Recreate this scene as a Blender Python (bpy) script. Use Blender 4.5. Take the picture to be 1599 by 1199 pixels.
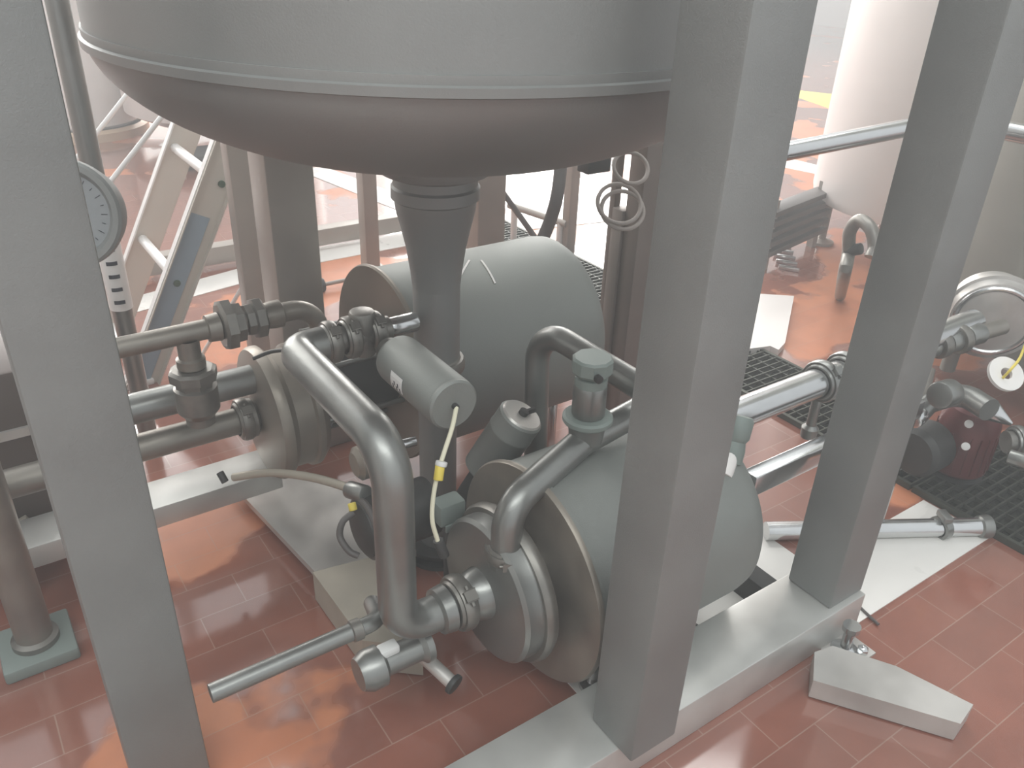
import bpy, bmesh, math, random
from mathutils import Vector as V, Matrix
random.seed(7)
S = bpy.context.scene
for o in list(bpy.data.objects): bpy.data.objects.remove(o)

# ------------------------------------------------------------------ camera
F = 1300.0; CX = 799.5; CY = 599.5; H = 1.6          # pixels, pixels, pixels, metres above the floor
# world axes written in camera coordinates (right, up, forward)
n = V((-95, 2326, F)).normalized()
Zc = V((-n.x, n.y, -n.z))
a = V((2100, 0, F)); a.y = -(Zc.x * a.x + Zc.z * a.z) / Zc.y; Xc = a.normalized()
Yc = -(Zc.cross(Xc))
EYE = V((0, 0, H))
def towv(c): return V((Xc.dot(c), Yc.dot(c), Zc.dot(c)))       # camera direction -> world direction
def P(x, y, d): return EYE + towv(V(((x - CX) / F * d, -(y - CY) / F * d, d)))
def on(x, y, ax, v):                                            # where a sight line meets the plane axis=v
    r = towv(V(((x - CX) / F, -(y - CY) / F, 1.0))); t = (v - EYE[ax]) / r[ax]; return EYE + r * t
cam_d = bpy.data.cameras.new('camera'); cam = bpy.data.objects.new('camera', cam_d); S.collection.objects.link(cam)
R_, U_, B_ = towv(V((1, 0, 0))), towv(V((0, 1, 0))), -towv(V((0, 0, 1)))
cam.matrix_world = Matrix(((R_.x, U_.x, B_.x, 0), (R_.y, U_.y, B_.y, 0), (R_.z, U_.z, B_.z, H), (0, 0, 0, 1)))
cam_d.sensor_width = 36; cam_d.lens = 36 * F / 1599; cam_d.clip_start = 0.05; cam_d.clip_end = 200
S.camera = cam

# ------------------------------------------------------------------ light
W = bpy.data.worlds.new('world'); S.world = W; W.use_nodes = True
bg = W.node_tree.nodes['Background']; bg.inputs[0].default_value = (0.93, 0.97, 1.0, 1); bg.inputs[1].default_value = 1.15
def area(name, loc, aim, sx, sy, power, col):
    l = bpy.data.lights.new(name, 'AREA'); l.shape = 'RECTANGLE'; l.size = sx; l.size_y = sy; l.energy = power; l.color = col
    o = bpy.data.objects.new(name, l); S.collection.objects.link(o); o.location = loc
    o.rotation_euler = (V(aim) - V(loc)).to_track_quat('-Z', 'Y').to_euler()
    return o
area('window_daylight', (8.4, 10.8, 3.6), (1.5, 2.5, 0), 5.5, 3.2, 1500, (1.0, 0.97, 0.94))
area('window_daylight', (1.0, 11.8, 3.6), (1.0, 2.5, 0), 6.5, 3.4, 2200, (1.0, 0.97, 0.94))
area('overhead_area_light', (3.0, 3.5, 5.2), (2.6, 3.0, 0), 5.0, 1.2, 150, (1.0, 1.0, 0.97))
area('overhead_area_light', (-1.0, -1.6, 5.2), (1.0, 1.8, .5), 5.0, 1.2, 170, (0.97, 1.0, 0.98))  # added soft fill from behind the camera, not a fixture of the hall
S.view_settings.view_transform = 'Standard'; S.view_settings.look = 'None'
S.view_settings.exposure = 0.22; S.view_settings.gamma = 1.0; S.view_settings.use_curve_mapping = False

# ------------------------------------------------------------------ materials
def mat(name, col, rough=0.5, metal=0.0, var=0.0, vscale=8.0, rvar=0.0, bump=0.0, bscale=200.0, emit=None):
    m = bpy.data.materials.new(name); m.use_nodes = True; nt = m.node_tree; b = nt.nodes['Principled BSDF']
    b.inputs['Base Color'].default_value = (*col, 1); b.inputs['Roughness'].default_value = rough; b.inputs['Metallic'].default_value = metal
    if var or rvar or bump:
        tc = nt.nodes.new('ShaderNodeTexCoord')
        nz = nt.nodes.new('ShaderNodeTexNoise'); nz.inputs['Scale'].default_value = vscale; nz.inputs['Detail'].default_value = 6
        nt.links.new(tc.outputs['Object'], nz.inputs['Vector'])
        if var:
            r = nt.nodes.new('ShaderNodeMapRange'); r.inputs[1].default_value = 0.3; r.inputs[2].default_value = 0.7
            r.inputs[3].default_value = 1 - var; r.inputs[4].default_value = 1 + var
            mx = nt.nodes.new('ShaderNodeVectorMath'); mx.operation = 'SCALE'; mx.inputs[0].default_value = col
            nt.links.new(nz.outputs[0], r.inputs[0]); nt.links.new(r.outputs[0], mx.inputs['Scale']); nt.links.new(mx.outputs[0], b.inputs['Base Color'])
        if rvar:
            r = nt.nodes.new('ShaderNodeMapRange'); r.inputs[1].default_value = 0.3; r.inputs[2].default_value = 0.7
            r.inputs[3].default_value = max(0.03, rough - rvar); r.inputs[4].default_value = rough + rvar
            nt.links.new(nz.outputs[0], r.inputs[0]); nt.links.new(r.outputs[0], b.inputs['Roughness'])
        if bump:
            n2 = nt.nodes.new('ShaderNodeTexNoise'); n2.inputs['Scale'].default_value = bscale; n2.inputs['Detail'].default_value = 3
            bp = nt.nodes.new('ShaderNodeBump'); bp.inputs['Strength'].default_value = bump; bp.inputs['Distance'].default_value = 0.002
            nt.links.new(tc.outputs['Object'], n2.inputs['Vector']); nt.links.new(n2.outputs[0], bp.inputs['Height']); nt.links.new(bp.outputs[0], b.inputs['Normal'])
    if emit: b.inputs['Emission Color'].default_value = (*col, 1); b.inputs['Emission Strength'].default_value = emit
    return m
M_col = mat('dull_column_steel', (0.262, 0.272, 0.264), 0.55, 0.3, 0.10, 5, 0.06, 0.25, 350)
M_ves = mat('satin_vessel_steel', (0.30, 0.305, 0.295), 0.55, 0.5, 0.08, 3, 0.05, 0.15, 300)
M_shr = mat('bead_blasted_shroud_steel', (0.262, 0.275, 0.258), 0.6, 0.4, 0.07, 4, 0.05, 0.2, 400)
M_pipe = mat('pipe_steel', (0.27, 0.275, 0.262), 0.36, 0.75, 0.10, 10, 0.07, 0.1, 200)
M_pip2 = mat('old_pipe_steel', (0.27, 0.25, 0.22), 0.42, 0.65, 0.15, 12, 0.08, 0.1, 200)
M_chr = mat('bright_pipe_steel', (0.62, 0.63, 0.63), 0.2, 0.95, 0.05, 10, 0.05)
M_disc = mat('worn_flange_steel', (0.30, 0.27, 0.23), 0.45, 0.6, 0.18, 9, 0.1, 0.2, 150)
M_dark = mat('dark_cast_metal', (0.06, 0.06, 0.058), 0.55, 0.4, 0.2, 10)
M_clamp = mat('clamp_steel', (0.23, 0.22, 0.20), 0.42, 0.65, 0.2, 20, 0.08)
M_beam = mat('base_rail_steel', (0.62, 0.62, 0.59), 0.38, 0.5, 0.12, 7, 0.08)
M_sheet = mat('worn_sheet_steel', (0.55, 0.53, 0.50), 0.4, 0.45, 0.2, 6, 0.12)
M_tan = mat('dusty_sheet_steel', (0.44, 0.40, 0.33), 0.6, 0.3, 0.15, 6)
M_white = mat('white_enamel', (0.82, 0.80, 0.77), 0.4, 0, 0.04, 6)
M_pale = mat('pale_cladding', (0.78, 0.74, 0.71), 0.45, 0.1, 0.05, 3)
M_greyt = mat('grey_tank_steel', (0.30, 0.30, 0.27), 0.45, 0.5, 0.1, 2)
M_tanp = mat('tan_plastic', (0.62, 0.45, 0.30), 0.5)
M_alu = mat('ladder_aluminium', (0.62, 0.58, 0.52), 0.5, 0.3, 0.05, 5)
M_aluw = mat('ladder_edge_white', (0.85, 0.84, 0.82), 0.4, 0.1)
M_blue = mat('faded_blue_film', (0.28, 0.36, 0.43), 0.5, 0.1, 0.08, 8)
M_green = mat('dark_green_plastic', (0.05, 0.09, 0.05), 0.5)
M_post = mat('brownish_post_steel', (0.38, 0.345, 0.31), 0.5, 0.3, 0.1, 5)
M_pdark = mat('dark_post_steel', (0.23, 0.20, 0.18), 0.5, 0.3, 0.1, 5)
M_cable = mat('cream_cable_rubber', (0.75, 0.72, 0.55), 0.5)
M_yel = mat('yellow_tag', (0.75, 0.60, 0.10), 0.5)
M_rub = mat('grey_hose_rubber', (0.10, 0.09, 0.085), 0.5)
M_hose = mat('pale_hose', (0.36, 0.32, 0.29), 0.45)
M_mar = mat('maroon_enamel', (0.12, 0.018, 0.018), 0.35, 0.1, 0.15, 8)
M_black = mat('black_ink', (0.03, 0.03, 0.04), 0.6)
M_label = mat('label_paper', (0.72, 0.72, 0.70), 0.5)
M_glass = mat('dial_face', (0.30, 0.32, 0.33), 0.25, 0.0)
M_grate = mat('grating_steel', (0.055, 0.06, 0.045), 0.5, 0.5, 0.2, 15)
M_pitshade = mat('pit_shade_dark', (0.015, 0.018, 0.014), 0.25)
M_cap = mat('grey_green_plastic', (0.22, 0.26, 0.24), 0.5, 0.1, 0.08, 10)
M_wall = mat('painted_wall', (0.72, 0.71, 0.68), 0.7, 0, 0.04, 1)
M_kerb = mat('white_floor_paint', (0.80, 0.78, 0.74), 0.35, 0, 0.06, 4, 0.15)
M_yelp = mat('yellow_floor_paint', (0.80, 0.66, 0.12), 0.4, 0, 0.05, 4)

def floor_mat():
    m = bpy.data.materials.new('red_quarry_tile'); m.use_nodes = True; nt = m.node_tree; N = nt.nodes.new; L = nt.links.new; b = nt.nodes['Principled BSDF']
    tc = N('ShaderNodeTexCoord')
    def brick(c1, c2, mo):
        br = N('ShaderNodeTexBrick'); br.offset = 0.5; br.inputs['Scale'].default_value = 1.0
        br.inputs['Brick Width'].default_value = 0.24; br.inputs['Row Height'].default_value = 0.12; br.inputs['Mortar Size'].default_value = 0.0016; br.inputs['Mortar Smooth'].default_value = 0.2
        br.inputs['Color1'].default_value = (*c1, 1); br.inputs['Color2'].default_value = (*c2, 1); br.inputs['Mortar'].default_value = (*mo, 1)
        L(tc.outputs['Object'], br.inputs['Vector']); return br
    dry = brick((0.52, 0.19, 0.095), (0.57, 0.22, 0.11), (0.52, 0.25, 0.16)); wet = brick((0.26, 0.10, 0.07), (0.30, 0.115, 0.08), (0.36, 0.22, 0.17))
    nz = N('ShaderNodeTexNoise'); nz.inputs['Scale'].default_value = 2.2; nz.inputs['Detail'].default_value = 4; nz.inputs['Roughness'].default_value = 0.45
    L(tc.outputs['Object'], nz.inputs['Vector']); acc = nz.outputs[0]
    # places that have dried out: (x, y, radius, weight)
    for (x_, y_, r_, w_) in DRY:
        d = N('ShaderNodeVectorMath'); d.operation = 'DISTANCE'; L(tc.outputs['Object'], d.inputs[0]); d.inputs[1].default_value = (x_ - FLOOR_C[0], y_ - FLOOR_C[1], 0.2)
        mr = N('ShaderNodeMapRange'); mr.inputs[1].default_value = 0; mr.inputs[2].default_value = r_; mr.inputs[3].default_value = w_; mr.inputs[4].default_value = 0; L(d.outputs['Value'], mr.inputs[0])
        ad = N('ShaderNodeMath'); ad.operation = 'ADD'; L(acc, ad.inputs[0]); L(mr.outputs[0], ad.inputs[1]); acc = ad.outputs[0]
    mk = N('ShaderNodeMapRange'); mk.inputs[1].default_value = 0.60; mk.inputs[2].default_value = 0.64; L(acc, mk.inputs[0])
    mx = N('ShaderNodeMix'); mx.data_type = 'RGBA'; L(mk.outputs[0], mx.inputs[0]); L(wet.outputs['Color'], mx.inputs[6]); L(dry.outputs['Color'], mx.inputs[7])
    n2 = N('ShaderNodeTexNoise'); n2.inputs['Scale'].default_value = 7; n2.inputs['Detail'].default_value = 4; L(tc.outputs['Object'], n2.inputs['Vector'])
    r2 = N('ShaderNodeMapRange'); r2.inputs[3].default_value = 0.75; r2.inputs[4].default_value = 1.25; L(n2.outputs[0], r2.inputs[0])
    sc = N('ShaderNodeVectorMath'); sc.operation = 'SCALE'; L(mx.outputs[2], sc.inputs[0]); L(r2.outputs[0], sc.inputs['Scale']); L(sc.outputs[0], b.inputs['Base Color'])
    rr = N('ShaderNodeMapRange'); rr.inputs[3].default_value = 0.13; rr.inputs[4].default_value = 0.5; L(mk.outputs[0], rr.inputs[0]); L(rr.outputs[0], b.inputs['Roughness'])
    cw = N('ShaderNodeMapRange'); cw.inputs[3].default_value = 1.0; cw.inputs[4].default_value = 0.15; L(mk.outputs[0], cw.inputs[0]); L(cw.outputs[0], b.inputs['Coat Weight'])
    b.inputs['Coat Roughness'].default_value = 0.10; b.inputs['Coat IOR'].default_value = 1.6; b.inputs['IOR'].default_value = 1.5
    bp = N('ShaderNodeBump'); bp.inputs['Strength'].default_value = 0.2; bp.inputs['Distance'].default_value = 0.002
    L(n2.outputs[0], bp.inputs['Height']); L(bp.outputs[0], b.inputs['Normal'])
    return m
FLOOR_C = (4.0, 4.0)                                            # the floor slab's own origin
DRY = [(*on(300, 815, 2, 0).xy, .32, .5), (*on(1290, 500, 2, 0).xy, .75, .40), (*on(545, 425, 2, 0).xy, .45, .4), (*on(820, 385, 2, 0).xy, .7, .35), (*on(1460, 980, 2, 0).xy, .8, -.1), (*on(1400, 770, 2, 0).xy, .25, .3), (*on(420, 520, 2, 0).xy, .5, .3), (*on(1270, 230, 2, 0).xy, 1.2, .35)]
M_floor = floor_mat()

# ------------------------------------------------------------------ mesh helpers (all take world metres)
def basis(ax):
    ax = V(ax).normalized(); t = V((0, 0, 1)) if abs(ax.z) < 0.9 else V((1, 0, 0))
    u = ax.cross(t).normalized(); return ax, u, ax.cross(u).normalized()
class MB:
    def __init__(s): s.b = bmesh.new()
    def box(s, lo, hi, bev=0.0):
        lo = V(lo); hi = V(hi); c = (lo + hi) / 2; d = hi - lo
        return s.obox(c, (1, 0, 0), (0, 1, 0), d, bev)
    def obox(s, c, ux, uy, d, bev=0.0):
        ux = V(ux).normalized(); uz = ux.cross(V(uy)).normalized(); uy = uz.cross(ux)
        r = bmesh.ops.create_cube(s.b, size=1.0); vs = r['verts']
        for v in vs: v.co = V(c) + ux * v.co.x * d[0] + uy * v.co.y * d[1] + uz * v.co.z * d[2]
        if bev:
            es = list({e for v in vs for e in v.link_edges})
            bmesh.ops.bevel(s.b, geom=es, offset=bev, segments=2, affect='EDGES', profile=0.5)
        return s
    def lathe(s, o, ax, prof, seg=40):
        o = V(o); ax, u, w = basis(ax); rings = []
        for t, r in prof:
            if r < 1e-6: rings.append([s.b.verts.new(o + ax * t)])
            else: rings.append([s.b.verts.new(o + ax * t + u * r * math.cos(2 * math.pi * k / seg) + w * r * math.sin(2 * math.pi * k / seg)) for k in range(seg)])
        for A, B in zip(rings, rings[1:]):
            if len(A) == 1 and len(B) == 1: continue
            for k in range(seg):
                j = (k + 1) % seg
                if len(A) == 1: f = (A[0], B[j], B[k])
                elif len(B) == 1: f = (A[k], A[j], B[0])
                else: f = (A[k], A[j], B[j], B[k])
                s.b.faces.new(f)
        return s
    def cyl(s, p, q, r, bev=0.0, seg=32):
        p = V(p); q = V(q); L = (q - p).length; b = min(bev, L / 2, r)
        pr = [(0, 0), (0, r - b), (b * .3, r - b * .3), (b, r), (L - b, r), (L - b * .3, r - b * .3), (L, r - b), (L, 0)] if b else [(0, 0), (0, r), (L, r), (L, 0)]
        return s.lathe(p, q - p, pr, seg)
    def tube(s, pts, r, bend=0.0, seg=24, caps=True, wall=None):
        pts = [V(p) for p in pts]; path = [pts[0]]
        for i in range(1, len(pts) - 1):
            p = pts[i]; a1 = (pts[i - 1] - p); b1 = (pts[i + 1] - p); la = a1.length; lb = b1.length; a1.normalize(); b1.normalize()
            ang = a1.angle(b1); half = ang / 2
            if bend <= 0 or ang > 3.1: path.append(p); continue
            d = min(bend / math.tan(half), la * .5, lb * .5); rr = d * math.tan(half)
            cdir = (a1 + b1).normalized(); c = p + cdir * (rr / math.sin(half))
            s0 = p + a1 * d - c; s1 = p + b1 * d - c; tot = s0.angle(s1); nn = max(4, int(tot / 0.16))
            for k in range(nn + 1):
                t = k / nn; path.append(c + (s0 * math.sin((1 - t) * tot) + s1 * math.sin(t * tot)) / math.sin(tot))
        path.append(pts[-1])
        rings = []; d0 = (path[1] - path[0]).normalized(); _, u, w = basis(d0)
        for i, p in enumerate(path):
            if i == 0: d = d0
            elif i == len(path) - 1: d = (path[i] - path[i - 1]).normalized()
            else: d = ((path[i + 1] - path[i]).normalized() + (path[i] - path[i - 1]).normalized()).normalized()
            u = (u - d * u.dot(d)).normalized(); w = d.cross(u)
            rings.append([s.b.verts.new(p + u * r * math.cos(2 * math.pi * k / seg) + w * r * math.sin(2 * math.pi * k / seg)) for k in range(seg)])
        for A, B in zip(rings, rings[1:]):
            for k in range(seg): s.b.faces.new((A[k], A[(k + 1) % seg], B[(k + 1) % seg], B[k]))
        if caps: s.b.faces.new(rings[0][::-1]); s.b.faces.new(rings[-1])
        return s
    def smooth(s, pts, r, seg=12, sub=8):                       # Catmull-Rom hose
        p = [V(q) for q in pts]; p = [p[0] * 2 - p[1]] + p + [p[-1] * 2 - p[-2]]; out = []
        for i in range(1, len(p) - 2):
            for k in range(sub):
                t = k / sub
                out.append(0.5 * ((2 * p[i]) + (p[i + 1] - p[i - 1]) * t + (2 * p[i - 1] - 5 * p[i] + 4 * p[i + 1] - p[i + 2]) * t * t + (3 * p[i] - p[i - 1] - 3 * p[i + 1] + p[i + 2]) * t ** 3))
        out.append(p[-2]); return s.tube(out, r, 0, seg)
    def torus(s, c, ax, R, r, seg=40, sub=12, squash=1.0, a0=0, a1=2 * math.pi):
        c = V(c); ax, u, w = basis(ax); full = a1 - a0 > 6.28; rings = []; n_ = seg if full else seg + 1
        for i in range(n_):
            t = a0 + (a1 - a0) * i / seg; d = u * math.cos(t) + w * math.sin(t)
            rings.append([s.b.verts.new(c + d * (R + r * math.cos(2 * math.pi * k / sub)) + ax * r * squash * math.sin(2 * math.pi * k / sub)) for k in range(sub)])
        for i in range(seg):
            A = rings[i]; B = rings[(i + 1) % n_]
            for k in range(sub): s.b.faces.new((A[k], A[(k + 1) % sub], B[(k + 1) % sub], B[k]))
        return s
    def prism(s, pts, up, bev=0.0):
        up = V(up); a_ = [s.b.verts.new(V(p)) for p in pts]; b_ = [s.b.verts.new(V(p) + up) for p in pts]
        s.b.faces.new(a_[::-1]); s.b.faces.new(b_)
        for i in range(len(pts)): j = (i + 1) % len(pts); s.b.faces.new((a_[i], a_[j], b_[j], b_[i]))
        return s
    def build(s, name, m, parent=None, kind=None, label=None):
        bmesh.ops.remove_doubles(s.b, verts=s.b.verts, dist=1e-6)
        bmesh.ops.recalc_face_normals(s.b, faces=s.b.faces)
        lo = V([min(v.co[i] for v in s.b.verts) for i in range(3)]); hi = V([max(v.co[i] for v in s.b.verts) for i in range(3)])
        c = V(((lo.x + hi.x) / 2, (lo.y + hi.y) / 2, lo.z))
        for v in s.b.verts: v.co -= c
        for f in s.b.faces: f.smooth = True
        for e in s.b.edges:
            if len(e.link_faces) == 2 and e.calc_face_angle(0) > math.radians(32): e.smooth = False
        me = bpy.data.meshes.new(name); s.b.to_mesh(me); s.b.free(); me.materials.append(m)
        o = bpy.data.objects.new(name, me); S.collection.objects.link(o)
        if parent: o.parent = parent; o.location = c - wloc(parent)
        else: o.location = c
        if kind: o['kind'] = kind
        if label: o['label'] = label
        return o
def wloc(o):
    l = o.location.copy()
    while o.parent: o = o.parent; l += o.location
    return l
def thing(name, label, cat, loc, group=None):
    o = bpy.data.objects.new(name, None); S.collection.objects.link(o); o.location = loc; o.empty_display_size = 0.05
    o['label'] = label; o['category'] = cat
    if group: o['group'] = group
    return o
def tag(o, label, cat, group=None):
    o['label'] = label; o['category'] = cat
    if group: o['group'] = group
    return o
def clamp(p, ax, r, parent, name='clamp_ring', m=None, bolt=True):
    """a hinged sanitary clamp round a pipe: two ferrule lips, V-section band, wing nut"""
    ax = V(ax).normalized(); p = V(p); w = r * .34
    c = MB().lathe(p, ax, [(-w * 1.5, r * 1.02), (-w * 1.4, r * 1.12), (-w, r * 1.2), (-w, r * 1.34), (-w * .5, r * 1.42), (w * .5, r * 1.42), (w, r * 1.34), (w, r * 1.2), (w * 1.4, r * 1.12), (w * 1.5, r * 1.02)], 36).build(name, m or M_clamp, parent)
    if bolt:
        _, u, v = basis(ax); q = p + V((-.35, -.6, .72)).normalized() * r * 1.45
        d = V((-.35, -.6, .72)); d = (d - ax * d.dot(ax)).normalized(); q = p + d * r * 1.5; s_ = ax.cross(d)
        MB().obox(q, ax, d, (w * 1.5, r * .35, r * .5), r * .05).cyl(q - s_ * r * .5, q + s_ * r * .5, r * .09, 0, 10).build('clamp_bolt', m or M_clamp, c)
    return c
def hexnut(p, ax, r, L, parent, name='union_nut', m=None):
    p = V(p); ax = V(ax).normalized(); mb = MB()
    mb.lathe(p - ax * L * .5, ax, [(0, 0), (0, r * .85), (L * .12, r), (L * .55, r), (L * .62, r * .8), (L, r * .78), (L, 0)], 8)
    return mb.build(name, m or M_clamp, parent)
X = V((1, 0, 0)); Y = V((0, 1, 0)); Z = V((0, 0, 1))

# ------------------------------------------------------------------ the hall
def struct(name, mb, m): return mb.build(name, m, None, 'structure')
struct('floor', MB().box((-7, -5, -.2), (15, 13, 0)), M_floor)
wb = MB()
wb.box((-7, 13, 0), (15, 13.3, 1.6)); wb.box((-7, 13, 5.6), (15, 13.3, 6.4))
xs = [-7, -5.4, -2.2, -1.2, 2.0, 3.0, 6.2, 7.2, 10.4, 11.4, 14.0, 15]
for i in range(0, len(xs), 2): wb.box((xs[i], 13, 1.6), (xs[i + 1], 13.3, 5.6))
struct('wall_back', wb, M_wall)
struct('wall_right', MB().box((15, -5, 0), (15.3, 13.3, 6.4)), M_wall)
struct('wall_left', MB().box((-7.3, -5, 0), (-7, 13.3, 6.4)), M_wall)
for i in range(5):
    x0, x1 = xs[i * 2 + 1], xs[i * 2 + 2]; w = MB()
    w.box((x0, 13.05, 1.6), (x1, 13.15, 1.7)); w.box((x0, 13.05, 5.5), (x1, 13.15, 5.6)); w.box((x0, 13.05, 1.7), (x0 + .08, 13.15, 5.5)); w.box((x1 - .08, 13.05, 1.7), (x1, 13.15, 5.5)); w.box(((x0 + x1) / 2 - .04, 13.05, 1.7), ((x0 + x1) / 2 + .04, 13.15, 5.5)); w.box((x0 + .08, 13.05, 3.55), (x1 - .08, 13.15, 3.65))
    struct('window_%d' % (i + 1), w, M_white)
struct('baseboard_back', MB().box((-7, 12.9, 0), (15, 13, .15)), M_kerb)
# painted strips on the tiles
struct('trim_1', MB().box((-3, .78, 0), (2.38, 1.0, .003)), M_kerb)                 # pale strip below the near frame rail
def strip(n, pts, m=None): struct(n, MB().prism([V((p.x, p.y, 0)) for p in pts], (0, 0, .003)), m or M_kerb)
strip('trim_2', [on(480, 262, 2, 0), on(510, 262, 2, 0), on(660, 318, 2, 0), on(650, 340, 2, 0), on(480, 272, 2, 0)])
strip('trim_3', [on(60, 505, 2, 0), on(490, 388, 2, 0), on(700, 352, 2, 0), on(960, 300, 2, 0), on(960, 345, 2, 0), on(700, 372, 2, 0), on(490, 412, 2, 0), on(60, 530, 2, 0)])
strip('trim_4', [on(1225, 246, 2, 0), on(1420, 292, 2, 0), on(1420, 302, 2, 0), on(1225, 262, 2, 0)])
strip('trim_5', [on(1235, 140, 2, 0), on(1325, 150, 2, 0), on(1325, 180, 2, 0), on(1235, 148, 2, 0)], M_yelp)

struct('trim_6', MB().box((.95, 1.0, 0), (1.80, 1.24, .003)), M_kerb)

# floor grating
def grating(name, x0, x1, y0, y1, label):
    t = thing(name, label, 'grating', (x0, y0, 0))
    MB().box((x0, y0, 0), (x1, y1, .002)).build('pit_shade_sheet', M_pitshade, t)  # flat near-black sheet on the floor, its colour stands for shade below the bars
    for e_ in (x0, x1 - .015): MB().box((e_, y0, .002), (e_ + .015, y1, .022)).build('edge_angle', M_grate, t)
    b = MB(); y = y0
    while y < y1: b.box((x0 + .015, y, .006), (x1 - .015, y + .006, .02)); y += .034
    x = x0 + .06
    while x < x1 - .02: b.box((x, y0, .004), (x + .006, y1, .017)); x += .07
    b.build('bars', M_grate, t)
    return t
grating('drain_grating', 2.39, 2.76, 1.06, 4.6, 'long narrow steel drain grating running away across the red floor behind the columns')
grating('drain_grating', 2.39, 3.7, -1.2, 1.05, 'wide dark floor grating under the red motor at the right')

# ------------------------------------------------------------------ columns and base rails
def column(x, y, s, z0, z1, label, m=M_col, plate=True):
    t = thing('steel_column', label, 'column', (x + s / 2, y + s / 2, z0))
    MB().box((x, y, z0), (x + s, y + s, z1), .006).build('shaft', m, t)
    return t
c1 = column(.025, 1.25, .140, .0, 3.2, 'wide grey box column at the left edge, nearest the camera on that side')
c2 = column(.863, .736, .125, .118, 3.2, 'thick grey box column in the middle, standing in front of the near pump')
c3 = column(1.575, .79, .132, .118, 3.2, 'grey box column on the right, its foot on the corner of the base frame')
c4 = column(.774, 2.313, .145, .13, 3.2, 'brownish box column behind the left pipes, below the vessel rim', M_post)
c5 = column(1.80, 2.79, .136, 0, 3.2, 'far box column behind the outlet pipe, right of the cone', M_post)
def rail(lo, hi, label, m=M_beam):
    o = MB().box(lo, hi, .004).build('base_rail', m); return tag(o, label, 'rail')
rail((-.45, .775, .0), (1.705, .935, .118), 'wide flat pale base rail joining the middle column to the right column foot')
rail((1.53, .94, .0), (1.59, 1.66, .08), 'narrow dark rail running back from the right column under the near pump', M_dark)
t = thing('base_rail', 'pale topped rear rail of the base frame, passing behind the left column', 'rail', (-.3, 2.06, 0))
MB().box((-1.2, 1.995, .112), (.62, 2.13, .178), .004).build('beam', M_beam, t)
for x_ in (-.9, .10): MB().box((x_, 2.03, 0), (x_ + .05, 2.10, .112)).build('foot', M_beam, t)
MB().box((.70, 2.28, .0), (1.0, 2.5, .13), .004).build('foot_block', M_post, c4)

# ------------------------------------------------------------------ vessel with outlet
VC = V((.934, 1.629, 0)); VZ = 1.404; VR = .666; VH = .264
t = thing('process_vessel', 'huge round steel vessel with a dished bottom hanging over the pumps', 'vessel', (VC.x, VC.y, VZ - VH))
prof = [(VZ - VH, 0)] + [(VZ - VH * math.cos(k * math.pi / 48), VR * math.sin(k * math.pi / 48)) for k in range(1, 25)]
MB().lathe(VC, Z, prof + [(VZ + .004, VR), (VZ + .004, VR - .02)], 96).build('dished_bottom', M_ves, t)
MB().lathe(VC, Z, [(VZ + .004, VR - .004), (VZ + 1.4, VR - .004), (VZ + 1.5, VR * .7), (VZ + 1.55, 0)], 96).build('shell', M_ves, t)
MB().lathe(VC, Z, [(VZ - .03, VR - .008), (VZ - .026, VR + .004), (VZ - .012, VR + .005), (VZ - .008, VR - .004)], 96).build('weld_seam', M_ves, t)
ot = MB(); zt = VZ - VH
ot.lathe(VC, Z, [(zt + .05, .134), (zt - .022, .134), (zt - .04, .125), (zt - .05, .10)], 48); ot.build('outlet_flange', M_ves, t)
MB().lathe(VC, Z, [(zt + .0, .097), (zt - .07, .097), (zt - .075, .102), (zt - .10, .102), (zt - .105, .095), (zt - .13, .092), (zt - .17, .082), (zt - .22, .071), (zt - .28, .062), (zt - .32, .0575)], 48).build('reducer_cone', M_ves, t)
pz0 = .60
dp = thing('drop_pipe', 'vertical steel pipe dropping from the vessel outlet to the floor between the two pumps', 'pipe', (VC.x, VC.y, 0))
MB().lathe(VC, Z, [(.0, 0), (.0, .05), (.01, .05), (pz0, .05), (pz0 + .02, .0575), (zt - .3, .0575), (zt - .3, 0)], 40).build('pipe', M_ves, dp)
clamp(VC + Z * (pz0 + .01), Z, .05, dp)
MB().lathe(VC, Z, [(0.0, .05), (0.0, .095), (.014, .095), (.014, .07), (.03, .07), (.03, .09), (.044, .09), (.044, .048)], 40).build('floor_flange', M_dark, dp)

# ------------------------------------------------------------------ pumps
def pump_shroud(c, L, r, t, marks=False):
    c = V(c)
    MB().lathe(c, X, [(0, 0), (0, r * 1.035), (.012, r * 1.035), (.014, r), (L - .05, r), (L - .025, r * .985), (L - .008, r * .94), (L, r * .86), (L, 0)], 80).build('motor_shroud', M_shr, t)
    MB().lathe(c, X, [(-.012, 0), (-.012, r * 1.04), (-.006, r * 1.055), (.0, r * 1.055), (.0, 0)], 80).build('end_plate', M_disc, t)
def stand(c, L, r, t):
    for dx in (.1, L - .1):
        for dy in (-.14, .14):
            MB().cyl((c.x + dx, c.y + dy, 0), (c.x + dx, c.y + dy, c.z - r * .8), .016, .002, 16).lathe((c.x + dx, c.y + dy, 0), Z, [(0, 0), (0, .035), (.012, .032), (.02, .016)], 20).build('leg', M_chr, t)
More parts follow.
